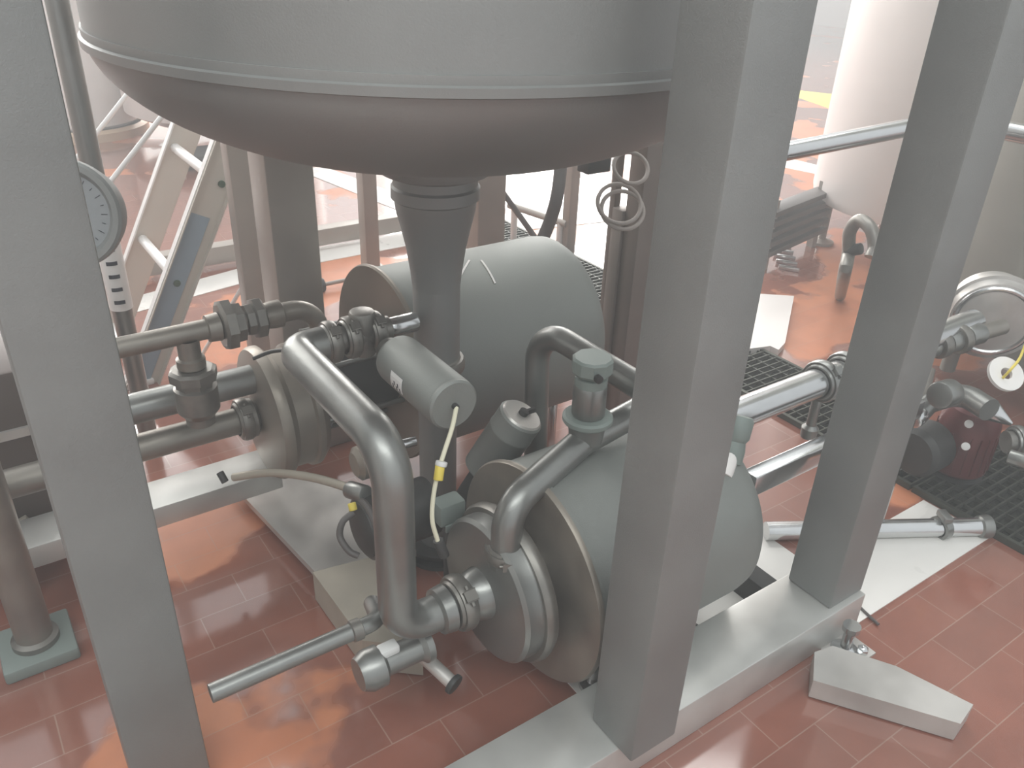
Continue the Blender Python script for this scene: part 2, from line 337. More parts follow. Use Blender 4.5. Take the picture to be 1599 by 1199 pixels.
# near pump
FC = V((.896, 1.145, .305))
t = thing('centrifugal_pump', 'near shrouded steel pump in front, partly behind the middle column', 'pump', (FC.x, FC.y, 0), 'shrouded centrifugal pumps')
pump_shroud(FC, .52, .25, t); stand(FC, .52, .25, t)
MB().lathe(FC, X, [(-.012, .10), (-.06, .10), (-.06, .165), (-.052, .172), (-.072, .172), (-.08, .168), (-.12, .168), (-.128, .16), (-.135, .12), (-.135, 0)], 64).build('casing', M_pipe, t)
MB().lathe(FC, X, [(-.058, .168), (-.056, .18), (-.066, .186), (-.076, .186), (-.086, .18), (-.084, .168)], 64).build('casing_clamp', M_clamp, t)
MB().lathe(FC, X, [(-.135, .06), (-.16, .055), (-.175, .045), (-.175, 0)], 40).build('inlet_neck', M_pipe, t)
# outlet neck of the near pump
on_ = on(788, 862, 1, FC.y - .02); OB = V((FC.x - .10, FC.y, 0))
nb = on(790, 860, 0, FC.x - .10)
MB().cyl(V((nb.x, nb.y, FC.z + .10)), V((nb.x, nb.y, nb.z)), .038, .0).build('outlet_neck', M_pipe, t)
NB = nb
# far pump
RC = V((.964, 1.996, .436))
t = thing('centrifugal_pump', 'rear shrouded pump with a big round grey cowl behind the outlet pipe', 'pump', (RC.x, RC.y, 0), 'shrouded centrifugal pumps')
pump_shroud(RC, .64, .28, t); stand(RC, .64, .28, t)
MB().lathe(RC, X, [(-.012, .125), (-.20, .125), (-.22, .14)], 48).build('adapter', M_dark, t)
for k in range(6):
    an = k * math.pi / 3 + .35; q = RC + Y * math.cos(an) * .15 + Z * math.sin(an) * .15
    MB().cyl(q - X * .24, q, .008, 0, 12).build('tie_rod', M_pipe, t)
HC = RC - Z * .06 - X * .045
MB().lathe(HC, X, [(-.20, 0), (-.20, .16), (-.22, .178), (-.235, .178), (-.24, .168), (-.29, .168), (-.30, .180), (-.31, .191), (-.325, .191), (-.338, .184), (-.345, .15), (-.35, .06), (-.35, 0)], 64).build('casing', M_disc, t)
MB().lathe(HC, X, [(-.35, .04), (-.36, .055), (-.375, .055), (-.375, .04)], 32).build('inlet_collar', M_clamp, t)
# two thin white streaks on the rear shroud
def streak(p, q):
    # laid on the cylinder surface, between two angles / stations
    mb = MB(); n_ = 8; rr = .2815; vs = []
    for k in range(n_ + 1):
        s_ = k / n_; x_ = p[0] + (q[0] - p[0]) * s_; an = p[1] + (q[1] - p[1]) * s_
        c_ = RC + X * x_ + Y * (-math.cos(an) * rr) + Z * math.sin(an) * rr
        nn = -Y * math.cos(an) + Z * math.sin(an); vs.append((c_, nn))
    for (c0, n0), (c1, n1) in zip(vs, vs[1:]):
        d = (c1 - c0); w = d.cross(n0).normalized() * .003
        mb.prism([c0 - w - n0 * .001, c0 + w - n0 * .001, c1 + w - n1 * .001, c1 - w - n1 * .001], n0 * .002)
    return mb
def hit(x, y, r=.28):                                            # sight line onto the rear shroud cylinder -> (station, angle)
    d = towv(V(((x - CX) / F, -(y - CY) / F, 1.0))); o = EYE - RC
    A_ = d.y ** 2 + d.z ** 2; B2 = 2 * (o.y * d.y + o.z * d.z); C_ = o.y ** 2 + o.z ** 2 - r * r
    D_ = B2 * B2 - 4 * A_ * C_; tt = (-B2 - math.sqrt(max(D_, 0))) / (2 * A_); p = o + d * tt
    return (p.x, math.atan2(p.z, -p.y))
for p, q in (((733, 407), (712, 444)), ((751, 407), (773, 443))):
    tag(streak(hit(*p), hit(*q)).build('white_streak', M_white), 'thin white streak on the rear pump cowl, %s of the pair' % ('left' if p[0] < 740 else 'right'), 'streak', 'white streaks on the rear cowl')

# ------------------------------------------------------------------ the big bent pipe between the pumps
r = .0395
dq = on(622, 968, 1, FC.y); BX = dq.x
bot = V((BX, FC.y, FC.z)); top = V((BX, FC.y, .752))
up = V((BX, 1.604, .752)); 
t = thing('bent_pipe', 'thick bent steel pipe coming forward from the valves and dropping to the near pump inlet', 'pipe', bot)
end = up + X * .07
MB().tube([FC - X * .20, bot, top, up, end], r, .085, 32).build('pipe', M_pipe, t)
clamp(FC - X * .19, X, .045, t)
MB().lathe(FC - X * .19, X, [(-.06, .04), (-.055, .05), (-.03, .053), (-.03, .04)], 32).build('ferrule', M_pipe, t)

# valve line at the end of the bent pipe, running along +x above the rear pump casing
vl = thing('valve_manifold', 'row of dark clamped valve fittings above the actuator, left of the outlet pipe', 'valve', end)
p0 = end
MB().cyl(p0, p0 + X * .16, .030, .0).build('body', M_clamp, vl)
for dx in (.015, .062, .125): clamp(p0 + X * dx, X, .035, vl)
MB().cyl(p0 + X * .095 - Z * .05, p0 + X * .095 + Z * .06, .030, .008).build('branch', M_clamp, vl)
MB().cyl(p0 + X * .16, p0 + X * .235, .024, .006).build('stub', M_chr, vl)
ea = P(708, 632, 1.70)
def actuator(pe, ax, L, r, label, lab=None):
    ax = V(ax).normalized(); t = thing('pneumatic_actuator', label, 'actuator', pe)
    MB().lathe(pe, ax, [(.006, r * .97), (.012, r), (L - .02, r), (L - .01, r * .96), (L, r * .8), (L, 0)], 48).build('barrel', M_shr, t)
    MB().lathe(pe, ax, [(-.004, 0), (-.004, r * .9), (0, r * .98), (.006, r * .98), (.006, 0)], 48).build('end_cap', M_shr, t)
    MB().cyl(pe - ax * .014, pe, .007, .001, 12).build('cable_gland', M_dark, t)
    return t
act = actuator(ea, Y, .25, .057, 'grey cylindrical valve actuator with a white sticker and a cream cable, under the valve fittings')
# sticker curved round the barrel
st = MB(); rr = .0578
for k in range(4):
    a0 = math.radians(197 - k * 9); a1 = math.radians(197 - (k + 1) * 9)
    c0 = V((math.cos(a0) * rr, 0, math.sin(a0) * rr)) ; c1 = V((math.cos(a1) * rr, 0, math.sin(a1) * rr))
    st.prism([ea + c0 + Y * .115, ea + c0 + Y * .165, ea + c1 + Y * .165, ea + c1 + Y * .115], (c0 + c1).normalized() * .0006)
st.build('sticker', M_label, act)
st = MB()
for k, yy in enumerate((.122, .13, .136, .145, .152)):
    a0 = math.radians(190 - (k % 2) * 8); rr = .0586; c0 = V((math.cos(a0) * rr, 0, math.sin(a0) * rr)); tz = V((-math.sin(a0), 0, math.cos(a0)))
    st.prism([ea + c0 + Y * yy - tz * .004, ea + c0 + Y * (yy + .004) - tz * .004, ea + c0 + Y * (yy + .003) + tz * .005, ea + c0 + Y * yy + tz * .005], c0.normalized() * .0005)
st.build('printed_marks', M_black, act)
MB().cyl(ea + Y * .25, ea + Y * .29, .03).build('neck', M_clamp, act)
# cream cable
ct = thing('sensor_cable', 'cream cable with a yellow tag hanging from the actuator end to the near pump', 'cable', P(684, 846, 1.66))
MB().smooth([ea - Y * .012, P(706, 668, 1.67), P(694, 705, 1.66), P(685, 735, 1.66), P(677, 772, 1.66), P(675, 812, 1.66), P(684, 846, 1.68)], .0048).build('cable', M_cable, ct)
MB().cyl(P(688, 722, 1.655), P(684, 750, 1.655), .010, .002, 14).build('tag', M_yel, ct)
MB().cyl(P(690, 720, 1.655), P(688, 728, 1.655), .012, .002, 14).build('tag_collar', M_label, ct)
MB().cyl(P(684, 843, 1.68), P(694, 868, 1.70), .011, .002, 14).build('plug', M_dark, ct)

# second actuator, tilted, between the pumps
pe = P(815, 648, 2.02); bk = P(766, 718, 2.10); ax = (bk - pe)
t = thing('pneumatic_actuator', 'short tilted grey actuator with a screwed end cap, between the two pump cowls', 'actuator', bk)
L = ax.length + .03; axn = ax.normalized(); r = .057
MB().lathe(pe, axn, [(.0, r * .9), (.006, r), (.05, r), (.052, r * 1.02), (.058, r * 1.02), (.06, r), (L, r * .98), (L + .01, r * .8), (L + .01, 0)], 44).build('barrel', M_shr, t)
MB().lathe(pe, axn, [(-.004, 0), (-.004, r * .85), (.002, r * .93), (.004, 0)], 44).build('end_cap', M_sheet, t)
MB().cyl(pe - axn * .016, pe, .012, .002, 16).obox(pe - axn * .006 + X * .02, X, Y, (.03, .008, .012)).build('port', M_dark, t)
MB().lathe(pe, axn, [(L, r * .5), (L + .16, r * .45), (L + .16, 0)], 24).build('stem', M_dark, t)

# outlet pipe of the near pump, tee and sight glass
t = thing('discharge_pipe', 'steel elbow pipe rising from the near pump casing and running back behind the middle column', 'pipe', nb)
r = .033
e1 = nb + Z * .115
e2 = on(915, 688, 1, e1.y + .0)
e2 = V((e2.x, e1.y, e2.z))
tl = P(915, 692, 1.88); 
tl = V((1.0, 1.0, 1)); 
MB().tube([nb - Z * .02, e1, P(908, 690, 1.86), P(1010, 634, 1.96), P(1120, 588, 2.1)], r, .07, 28).build('pipe', M_pipe, t)
clamp(nb, Z, .033, t)
J = P(915, 679, 1.86)
tt = thing('sight_valve', 'upright sight glass valve with a grey green cap on the near pump discharge pipe', 'valve', J)
MB().lathe(J, Z, [(-.01, .038), (.03, .042), (.035, .036), (.04, .036)], 32).build('tee', M_pipe, tt)
MB().lathe(J, Z, [(.036, .03), (.036, .052), (.041, .056), (.05, .056), (.054, .05), (.054, .03)], 36).build('lower_collar', M_cap, tt)
MB().lathe(J, Z, [(.054, 0), (.054, .034), (.06, .037), (.125, .037), (.131, .034), (.131, 0)], 36).build('barrel', M_pipe, tt)
MB().lathe(J, Z, [(.131, .02), (.131, .036), (.15, .036), (.155, .024), (.165, .024)], 28).build('neck', M_cap, tt)
MB().lathe(J, Z, [(.158, 0), (.158, .040), (.165, .045), (.192, .045), (.197, .04), (.197, 0)], 10).build('cap', M_cap, tt)
MB().cyl(J + Z * .17 - Y * .04 - X * .02, J + Z * .17 - Y * .052 - X * .022, .009, .001, 10).build('cap_screw', M_dark, tt)

# hoop pipe behind
t = thing('hoop_pipe', 'upside-down U of steel pipe in front of the rear cowl, behind the sight valve', 'pipe', P(845, 690, 2.15))
g0 = P(838, 690, 2.10); g1 = P(848, 520, 1.98); g2 = P(905, 545, 1.9); g3 = P(1035, 625, 1.82)
MB().tube([P(836, 720, 2.24), P(840, 508, 2.08), g3], .031, .085, 28).build('pipe', M_pipe, t)
clamp(P(1040, 628, 1.82), (g3 - g1), .028, t)

# ------------------------------------------------------------------ left-hand pipes
t = thing('upper_pipe', 'dull steel pipe with a large union nut, uppermost of the left pipes', 'pipe', P(180, 560, 1.85))
y0 = P(330, 512, 1.95); pa = V((-.6, y0.y, y0.z)); 
def al(x, yy, zz): return V((x, yy, zz))
yu, zu = y0.y, y0.z
xa = on(60, 590, 1, yu).x; xb = on(492, 470, 1, yu).x
MB().tube([al(xa, yu, zu), al(xb, yu, zu), al(xb + .02, yu - .0, zu - .22)], .024, .07, 28).build('pipe', M_pip2, t)
xn = on(368, 503, 1, yu).x
hexnut(al(xn - .012, yu, zu), X, .062, .05, t); hexnut(al(xn + .045, yu, zu), -X, .05, .045, t)
MB().lathe(al(xn - .04, yu, zu), X, [(-.03, .024), (-.028, .032), (0, .034), (.0, .024)], 28).build('sleeve', M_pip2, t)
MB().lathe(al(xn + .06, yu, zu), X, [(0, .03), (.03, .034), (.05, .034), (.055, .026)], 28).build('sleeve', M_pip2, t)
xt = on(292, 528, 1, yu).x
br = thing('tee_valve', 'dark tee fitting with a large hexagonal nut joining the two left pipes', 'valve', al(xt, yu, zu - .18))
MB().lathe(al(xt, yu, zu), -Z, [(.015, .026), (.06, .026), (.064, .033), (.085, .033), (.09, .028)], 28).build('branch', M_pip2, br)
hexnut(al(xt, yu, zu - .115), -Z, .056, .05, br); 
MB().lathe(al(xt, yu, zu), -Z, [(.13, .03), (.14, .05), (.20, .05), (.22, .035), (.24, .034), (.25, 0)], 28).build('body', M_clamp, br)
t = thing('middle_pipe', 'wide bright steel pipe running behind the tee valve to the rear pump casing', 'pipe', P(210, 640, 2.2))
q = P(230, 633, 2.12); yy, zz = q.y, q.z
MB().tube([al(on(60, 675, 1, yy).x, yy, zz), al(on(400, 590, 1, yy).x, yy, zz)], .040, 0, 32).build('pipe', M_pipe, t)
t = thing('inlet_pipe', 'straight steel pipe from behind the left column into the rear pump casing', 'pipe', RC - X * .6)
MB().tube([HC - X * 1.15, HC - X * .375], .037, 0, 32).build('pipe', M_pip2, t)
clamp(HC - X * .385, X, .042, t)
MB().smooth([P(395, 560, 2.1), P(430, 548, 2.1), P(480, 548, 2.0), P(520, 560, 1.95)], .005).build('x', M_dark)
bpy.data.objects['x'].name = 'signal_cable'; tag(bpy.data.objects['signal_cable'], 'thin dark cable behind the top of the bent pipe', 'cable')
# small pipe and gland running along the ground frame
t = thing('air_line', 'thin brownish pipe rising from the rear rail to the small motor', 'pipe', P(370, 740, 2.2))
MB().smooth([P(365, 745, 2.25), P(420, 738, 2.2), P(480, 744, 2.12), P(530, 757, 2.05), P(556, 768, 2.0)], .011, 16).build('pipe', M_tan, t)
MB().cyl(P(545, 764, 2.02), P(572, 772, 1.98), .022, .004, 20).build('fitting', M_pipe, t)
MB().cyl(P(343, 737, 2.25), P(352, 753, 2.25), .010, .002, 12).build('elbow', M_dark, t)

# small motor low between the pumps with cable loop
t = thing('small_motor', 'small round dark motor low behind the bent pipe', 'motor', P(560, 850, 2.1))
mc = P(578, 822, 2.0)
MB().lathe(mc, X, [(-.03, 0), (-.03, .055), (-.022, .07), (.0, .075), (.16, .075), (.17, .06), (.17, 0)], 40).build('housing', M_dark, t)
MB().torus(mc - X * .01, X, .072, .009, 40, 10).build('rim', M_rub, t)
MB().smooth([P(552, 800, 1.95), P(535, 815, 1.94), P(531, 838, 1.94), P(545, 860, 1.93), P(560, 868, 1.93)], .008).build('lead', M_rub, t)
MB().cyl(P(549, 785, 1.95), P(552, 797, 1.95), .010, .002, 12).build('gland', M_yel, t)
t = thing('small_actuator', 'small rounded steel housing peeping between the tie rods and the bent pipe', 'actuator', P(560, 760, 2.05))
MB().lathe(P(565, 722, 2.0), X, [(-.02, 0), (-.02, .03), (-.01, .042), (.08, .042), (.08, 0)], 32).build('housing', M_disc, t)
MB().cyl(P(600, 700, 1.95), P(650, 688, 1.97), .012, .002, 16).build('spindle', M_chr, t)
# blue grey nut block behind cable
bb = P(700, 795, 1.95)
t = thing('junction_box', 'small pale grey box behind the cream cable', 'box', bb - Z * .03)
MB().obox(bb, X, Y, (.07, .05, .06), .008).build('box', M_cap, t)
MB().cyl(bb - Z * .3, bb - Z * .03, .012, 0, 12).build('stalk', M_dark, t)
MB().obox(bb - Z * .03 - Y * .03, X, Y, (.05, .006, .02), .002).build('cover', M_cap, t)

# base plate, cross member
def flat(name, pts, z, th, m, label, cat):
    o = MB().prism([V((on(x, y, 2, z).x, on(x, y, 2, z).y, z - th)) for x, y in pts], (0, 0, th)).build(name, m); return tag(o, label, cat)
flat('base_plate', [(352, 745), (420, 728), (620, 775), (650, 860), (492, 893)], .06, .02, M_sheet, 'scuffed pale metal base plate left of the small motor', 'plate')
o = MB().prism([on(488, 893, 2, .1), on(585, 868, 2, .1), on(660, 1010, 2, .1), on(566, 1000, 2, .1)], (0, 0, -.095)).build('cross_rail', M_tan); tag(o, 'dusty tan cross rail crossing the base in front of the small motor', 'rail')

# foreground thin pipe
t = thing('thin_pipe', 'slim steel pipe crossing the bottom left towards the foot of the bent pipe', 'pipe', P(420, 1045, 1.7))
q = P(500, 1008, 1.68); yy, zz = q.y, q.z
MB().tube([al(on(330, 1090, 1, yy).x, yy, zz), al(on(592, 968, 1, yy).x, yy, zz), al(on(592, 968, 1, yy).x + .03, yy + .1, zz - .05)], .0185, .04, 24).build('pipe', M_pipe, t)
MB().lathe(al(on(556, 985, 1, yy).x, yy, zz), X, [(-.012, .019), (-.01, .023), (.01, .023), (.012, .019)], 24).build('sleeve', M_clamp, t)
t = thing('drain_valve', 'small steel drain valve with a white block below the near pump inlet', 'valve', P(600, 1060, 1.75))
q = P(600, 1035, 1.76)
MB().lathe(q - X * .06, X, [(0, 0), (0, .035), (.02, .045), (.05, .045), (.06, .03), (.14, .03), (.15, .04), (.165, .04), (.165, 0)], 32).build('body', M_pipe, t)
MB().obox(q + Z * .035 + X * .01, X, Y, (.045, .03, .022), .006).build('handle', M_label, t)
t = thing('leg_strut', 'slanted pale strut running down to the right below the near pump casing', 'strut', P(700, 1060, 1.85))
MB().tube([P(640, 1005, 1.9), P(705, 1065, 1.85)], .016, 0, 16).build('rod', M_sheet, t); MB().cyl(P(705, 1065, 1.85), P(712, 1071, 1.845), .024, .003, 16).build('foot', M_dark, t)

# vertical pipe bottom left
b0 = on(62, 1015, 2, .0)
t = thing('floor_pipe', 'dark upright pipe standing on a square base at the lower left corner', 'pipe', b0)
MB().lathe(V((b0.x, b0.y, 0)), Z, [(.04, 0), (.04, .041), (1.0, .041), (1.0, 0)], 36).build('pipe', M_pip2, t)
MB().lathe(V((b0.x, b0.y, 0)), Z, [(.03, .041), (.035, .052), (.05, .052), (.056, .041)], 36).build('collar', M_clamp, t)
MB().box((b0.x - .08, b0.y - .08, 0), (b0.x + .08, b0.y + .08, .035), .006).build('base', M_cap, t)
# left side clutter behind the wide column
t = thing('machine_cabinet', 'dark brown machine cabinet behind the wide column at the far left edge', 'cabinet', (-.6, 2.4, 0))
MB().box((-1.3, 2.17, .0), (.10, 2.62, .58), .01).build('body', mat('brown_cabinet_enamel', (.085, .06, .05), .5, .1, .15, 5), t)
MB().box((-1.3, 2.16, .40), (.105, 2.17, .425)).build('trim_strip', M_sheet, t)
MB().obox((-.02, 2.15, .11), (1, 0, .35), (0, 1, 0), (.035, .02, .12), .004).build('latch', M_tan, t)

# ------------------------------------------------------------------ left background
# marked pole
b0 = on(234, 690, 2, 0); 
t = thing('level_pole', 'slim upright pole with dark scale marks behind the wide left column', 'pole', b0)
MB().lathe(V((b0.x, b0.y, 0)), Z, [(0, 0), (0, .05), (.012, .05), (.014, .03), (.10, .03), (1.9, .03), (1.9, 0)], 28).build('pole', M_pipe, t)
MB().lathe(V((b0.x, b0.y, 0)), Z, [(.50, .031), (.50, .034), (.78, .034), (.78, .031)], 28).build('scale_sleeve', M_white, t)
for k in range(6):
    mk = MB(); z_ = .53 + k * .042; a_ = -2.1
    for j in range(4):
        aa = a_ + j * .22; c0 = V((b0.x + math.cos(aa) * .0345, b0.y + math.sin(aa) * .0345, z_)); tn = V((-math.sin(aa), math.cos(aa), 0))
        mk.obox(c0, tn, Z, (.009, .012, .001))
    mk.build('scale_mark', M_black, t)
# round dial
dc = P(108, 334, 1.95); 
dn = (EYE - dc); dn = V((-.55, -.95, .25)).normalized()
t = thing('dial_gauge', 'large round gauge with a thick grey rim, half hidden by the wide left column', 'gauge', dc - Z * .1)
RG = .126
MB().lathe(dc, dn, [(-.05, 0), (-.05, RG * .9), (0, RG), (.02, RG), (.026, RG * .95), (.026, RG * .85), (.01, RG * .76), (.0, RG * .74)], 56).build('case', M_col, t)
MB().lathe(dc, dn, [(.004, 0), (.004, RG * .77), (.002, RG * .77)], 56).build('dial', M_glass, t)
_, u, w = basis(dn); mk = MB()
for k in range(24):
    an = k * math.pi / 12; d = u * math.cos(an) + w * math.sin(an); mk.obox(dc + dn * .0045 + d * RG * .64, d, dn.cross(d), (.008 if k % 2 else .014, .0016, .001))
mk.build('tick_marks', M_black, t)
MB().obox(dc + dn * .008 + u * .03, u, w, (.08, .004, .001)).cyl(dc + dn * .004, dc + dn * .01, .007, .001, 16).build('pointer', M_black, t)
MB().cyl(dc - dn * .05 - Z * .0, dc - dn * .16, .018, 0, 20).build('stem', M_pipe, t)

# step ladder
def channel(mb, p, q, wdir, w, dep, th=.004):
    ax = (q - p).normalized(); wd = (wdir - ax * wdir.dot(ax)).normalized(); dd = ax.cross(wd); c = (p + q) / 2; L = (q - p).length
    mb.obox(c, ax, wd, (L, w, th)); 
    for s_ in (-1, 1): mb.obox(c + wd * s_ * w / 2 + dd * dep / 2, ax, wd, (L, th, dep))
lf = on(213, 604, 2, 0); B0 = lf.y; lt0 = on(345, 245, 1, B0); ld = (lt0 - lf).normalized()
lt = lf + ld * 1.75
off = V((0.0, .36, 0)); 
off = on(128, 600, 2, 0) - lf
lo_ = on(262, 215, 1, B0 + .38); lfoot = lf + Y * .38; 
t = thing('step_ladder', 'folding step ladder with blue covered stile standing on the red floor at left', 'ladder', lf)
wd = (X - ld * X.dot(ld)).normalized(); WS = .112; GAP = .47
lf0 = lf + wd * .012; lt_ = lt + wd * .012
def rungpos(x, y): return (on(x, y, 1, B0) - lf).dot(ld)
for y_, dp_ in ((0, -.03), (GAP, .03)):
    mb = MB(); channel(mb, lf0 + Y * y_, lt_ + Y * y_, X, WS, dp_); mb.build('stile', M_alu, t)
    MB().obox((lf0 + lt_) / 2 + Y * y_ - wd * (WS / 2 + .002), ld, wd, ((lt - lf).length, .006, .034)).build('stile_edge', M_aluw, t)
    MB().obox(lf + Y * y_ + Z * .012 + Y * .01, X, Y, (.13, .05, .024), .006).build('foot', M_aluw, t)
bl0 = lf0 + ld * .02 - wd * .016; bl1 = lf0 + ld * rungpos(325, 340) - wd * .016
MB().obox((bl0 + bl1) / 2 - Y * .0045, ld, wd, ((bl1 - bl0).length, .082, .003)).build('blue_film', M_blue, t)
d0 = rungpos(258, 428); d1 = rungpos(325, 273)
for k in range(-1, 4):
    c = lf0 - wd * .02 + ld * (d0 + (d1 - d0) * k)
    MB().cyl(c + Y * .005, c + Y * (GAP - .005), .019, .003, 20).build('rung', M_aluw, t)
for y_ in (.0, GAP):
    MB().tube([lt + Y * y_ - Z * .02, V((lt.x - 1.55, lt.y + y_, 0))], .009, 0, 12).build('rear_leg', M_aluw, t)
for x_, y2_ in ((347, 288), (277, 443)):
    c = on(x_, y2_, 1, B0 - .012); MB().cyl(c, c + Y * .010, .013, .002, 14).build('rivet', M_green, t)
# thin crossed stays right of ladder
o = tag(MB().cyl(on(312, 560, 2, .0), P(383, 440, 3.1), .008, 0, 12).build('stay_rod', M_aluw), 'thin bright rod slanting behind the union nut, beside the brown post', 'rod')

def post(name, px, py, s, z1, label, m, round_=False):
    b = on(px, py, 2, 0); t = thing(name, label, 'post', b)
    if round_: MB().cyl(b, b + Z * z1, s / 2, 0, 24).build('shaft', m, t)
    else: MB().box((b.x - s / 2, b.y - s / 2, 0), (b.x + s / 2, b.y + s / 2, z1), .004).build('shaft', m, t)
    return t, b
post('frame_post', 412, 600, .07, 2.6, 'brown square post just left of the boxy column, behind the union nut', M_post)
t, b = post('frame_post', 580, 438, .072, 2.4, 'slim brown post with a clamped foot seen left of the outlet cone', M_post)
MB().box((b.x - .07, b.y - .05, .0), (b.x + .07, b.y + .05, .07), .006).build('foot_clamp', M_post, t)
MB().cyl(b - X * .28 + Z * .03, b - X * .02 + Z * .03, .010, 0, 12).build('foot_rod', M_post, t)
MB().cyl(b - X * .31 + Z * .03, b - X * .25 + Z * .03, .035, .008, 16).build('foot_knob', M_dark, t)
t, b = post('frame_post', 884, 420, .055, 2.4, 'thin pale post behind the rear cowl, right of the dark hose', M_post)
# low rail in the background
r0 = on(200, 470, 2, .06); r1 = on(640, 352, 2, .06)
t = thing('low_rail', 'low grey metal rail on the floor between the ladder and the outlet cone', 'rail', (r0.x, 4.08, 0))
MB().box((-1.5, 4.06, .03), (2.75, 4.14, .12), .004).build('beam', M_post, t)
for x_ in (-1.2, .4, 1.4, 2.6): MB().box((x_, 4.07, 0), (x_ + .05, 4.13, .03)).build('foot', M_post, t)
t = thing('low_rail', 'low pale rail far behind, right of the outlet cone under the vessel', 'rail', on(800, 320, 2, 0))
p = P(795, 318, 5.0); q = P(885, 352, 4.5); p.z = q.z = .25; p = on(795, 320, 2, .25); q = on(885, 350, 2, .25)
MB().tube([p, q], .018, 0, 16).build('bar', M_post, t)
for s_ in (.1, .9): c = p.lerp(q, s_); MB().cyl(V((c.x, c.y, 0)), c, .018, 0, 12).build('leg', M_pale, t)
# hose hanging in the light
t = thing('rubber_hose', 'dark curved rubber hose hanging in the bright gap right of the far column', 'hose', P(848, 385, 3.6))
MB().smooth([P(876, 215, 3.3), P(875, 265, 3.3), P(869, 310, 3.3), P(857, 350, 3.35), P(838, 392, 3.4), P(815, 430, 3.5), on(790, 455, 2, .026)], .026, 16).build('hose', M_rub, t)
tag(MB().cyl(P(785, 300, 3.9), on(880, 433, 2, .01), .014, 0, 14).build('brace_rod', M_rub), 'thin dark slanting rod right of the far column', 'rod')
# dark double post
b = on(968, 640, 2, 0)
dpos = P(965, 450, 2.75)
t = thing('twin_post', 'dark twin post rising behind the middle column with hoses hung on it', 'post', V((dpos.x, dpos.y, 0)))
def pbox(px, py, d, w, z0, z1): c = P(px, py, d); return MB().box((c.x - w / 2, c.y - w / 2, z0), (c.x + w / 2, c.y + w / 2, z1), .003)
pbox(952, 400, 2.80, .026, 0, 2.4).build('upright', M_pdark, t)
pbox(993, 400, 2.72, .070, 0, 2.4).build('upright', M_pdark, t)
pbox(966, 400, 2.76, .050, 0, .80).build('web_plate', M_pdark, t)
MB().obox(P(928, 256, 2.8), X, Y, (.10, .06, .05), .005).build('bracket', M_dark, t)
t = thing('coiled_hose', 'thin pale hose looped on the twin post beside the middle column', 'hose', P(970, 370, 2.4))
for (x_, y_, R_2) in ((967, 318, .062), (972, 328, .06), (985, 262, .05)):
    MB().torus(P(x_, y_, 2.35), towv(V((.15 + random.uniform(-.1, .1), .3, -1))), R_2, .006, 36, 10, 1).build('loop', M_hose, t)

# big pale tank far left
b = on(172, 222, 2, 0)
t = thing('storage_tank', 'white upright tank on a tan round base, far at the upper left', 'tank', b)
bb = V((b.x - .1, b.y + .5, 0))
MB().lathe(bb, Z, [(0, 0), (0, .50), (.06, .50), (.08, .46)], 48).build('base', M_tanp, t); MB().lathe(bb, Z, [(.08, .42), (.10, .44), (2.4, .44), (2.4, 0)], 48).build('body', M_white, t)
b = on(255, 262, 2, 0)
t = thing('storage_tank', 'pale grey tank behind the step ladder, partly hidden by the vessel', 'tank', b)
bb = V((b.x + .68, b.y + .72, 0))
MB().lathe(bb, Z, [(.14, 0), (.16, .55), (.24, .72), (2.4, .72), (2.4, 0)], 56).build('body', M_pale, t)
for k in range(4):
    an = k * math.pi / 2 + .5; MB().cyl(bb + V((math.cos(an) * .5, math.sin(an) * .5, 0)), bb + V((math.cos(an) * .5, math.sin(an) * .5, .2)), .04, 0, 16).build('leg', M_dark, t)
MB().obox(bb + V((-.6, -.45, 1.0)), X, Y, (.10, .10, .16), .01).build('latch', M_dark, t)
# machine foot seen between the ladder stiles
b = on(305, 262, 2, 0)
t = thing('floor_scale', 'dark flat box with white feet on the floor behind the ladder rungs', 'box', b)
MB().box((b.x - .16, b.y - .1, .05), (b.x + .22, b.y + .2, .10), .006).build('top', M_dark, t)
for s_ in (-.12, .16): MB().box((b.x + s_ - .03, b.y - .09, 0), (b.x + s_ + .03, b.y + .15, .05), .004).build('foot', M_white, t)

# ------------------------------------------------------------------ right background
b = on(1352, 372, 2, 0)
t = thing('storage_tank', 'pale upright tank seen left of the right column, on short thin feet', 'tank', b)
R2 = .62; c = on(1385, 362, 2, .22); c = V((c.x + .52, c.y + .12, 0))
MB().lathe(c, Z, [(.16, 0), (.20, R2 * .5), (.27, R2 * .98), (.32, R2), (2.6, R2), (2.6, 0)], 64).build('body', M_pale, t)
for k in range(4):
    an = k * math.pi / 2 + .9; q = c + V((math.cos(an) * R2 * .85, math.sin(an) * R2 * .85, 0))
    MB().cyl(q, q + Z * .26, .022, 0, 14).lathe(q, Z, [(0, 0), (0, .07), (.015, .07), (.03, .022)], 20).build('leg', M_post, t)
t = thing('storage_tank', 'dark grey upright tank with a round manway filling the upper right corner', 'tank', P(1655, 520, 3.38) * V((1, 1, 0)) if False else V((P(1655, 520, 3.38).x, P(1655, 520, 3.38).y, 0)))
tq = P(1655, 520, 3.38); tc_ = V((tq.x, tq.y, 0)); R3 = .58
MB().lathe(tc_, Z, [(.16, 0), (.18, R3 * .6), (.26, R3), (2.8, R3), (2.8, 0)], 72).build('body', M_greyt, t)
for k in range(3):
    an = k * 2.1 + .4; q = tc_ + V((math.cos(an) * .4, math.sin(an) * .4, 0)); MB().cyl(q + Z * .022, q + Z * .2, .03, 0, 16).build('leg', M_greyt, t)
mc = P(1548, 492, 2.78); md = V((-.78, -.55, -.05)).normalized()
MB().lathe(mc, md, [(-.08, 0), (-.08, .125), (-.01, .125), (0, .15), (.02, .15), (.022, .14), (.03, .135), (.045, .13), (.05, .10), (.05, .0)], 56).build('manway', M_sheet, t)
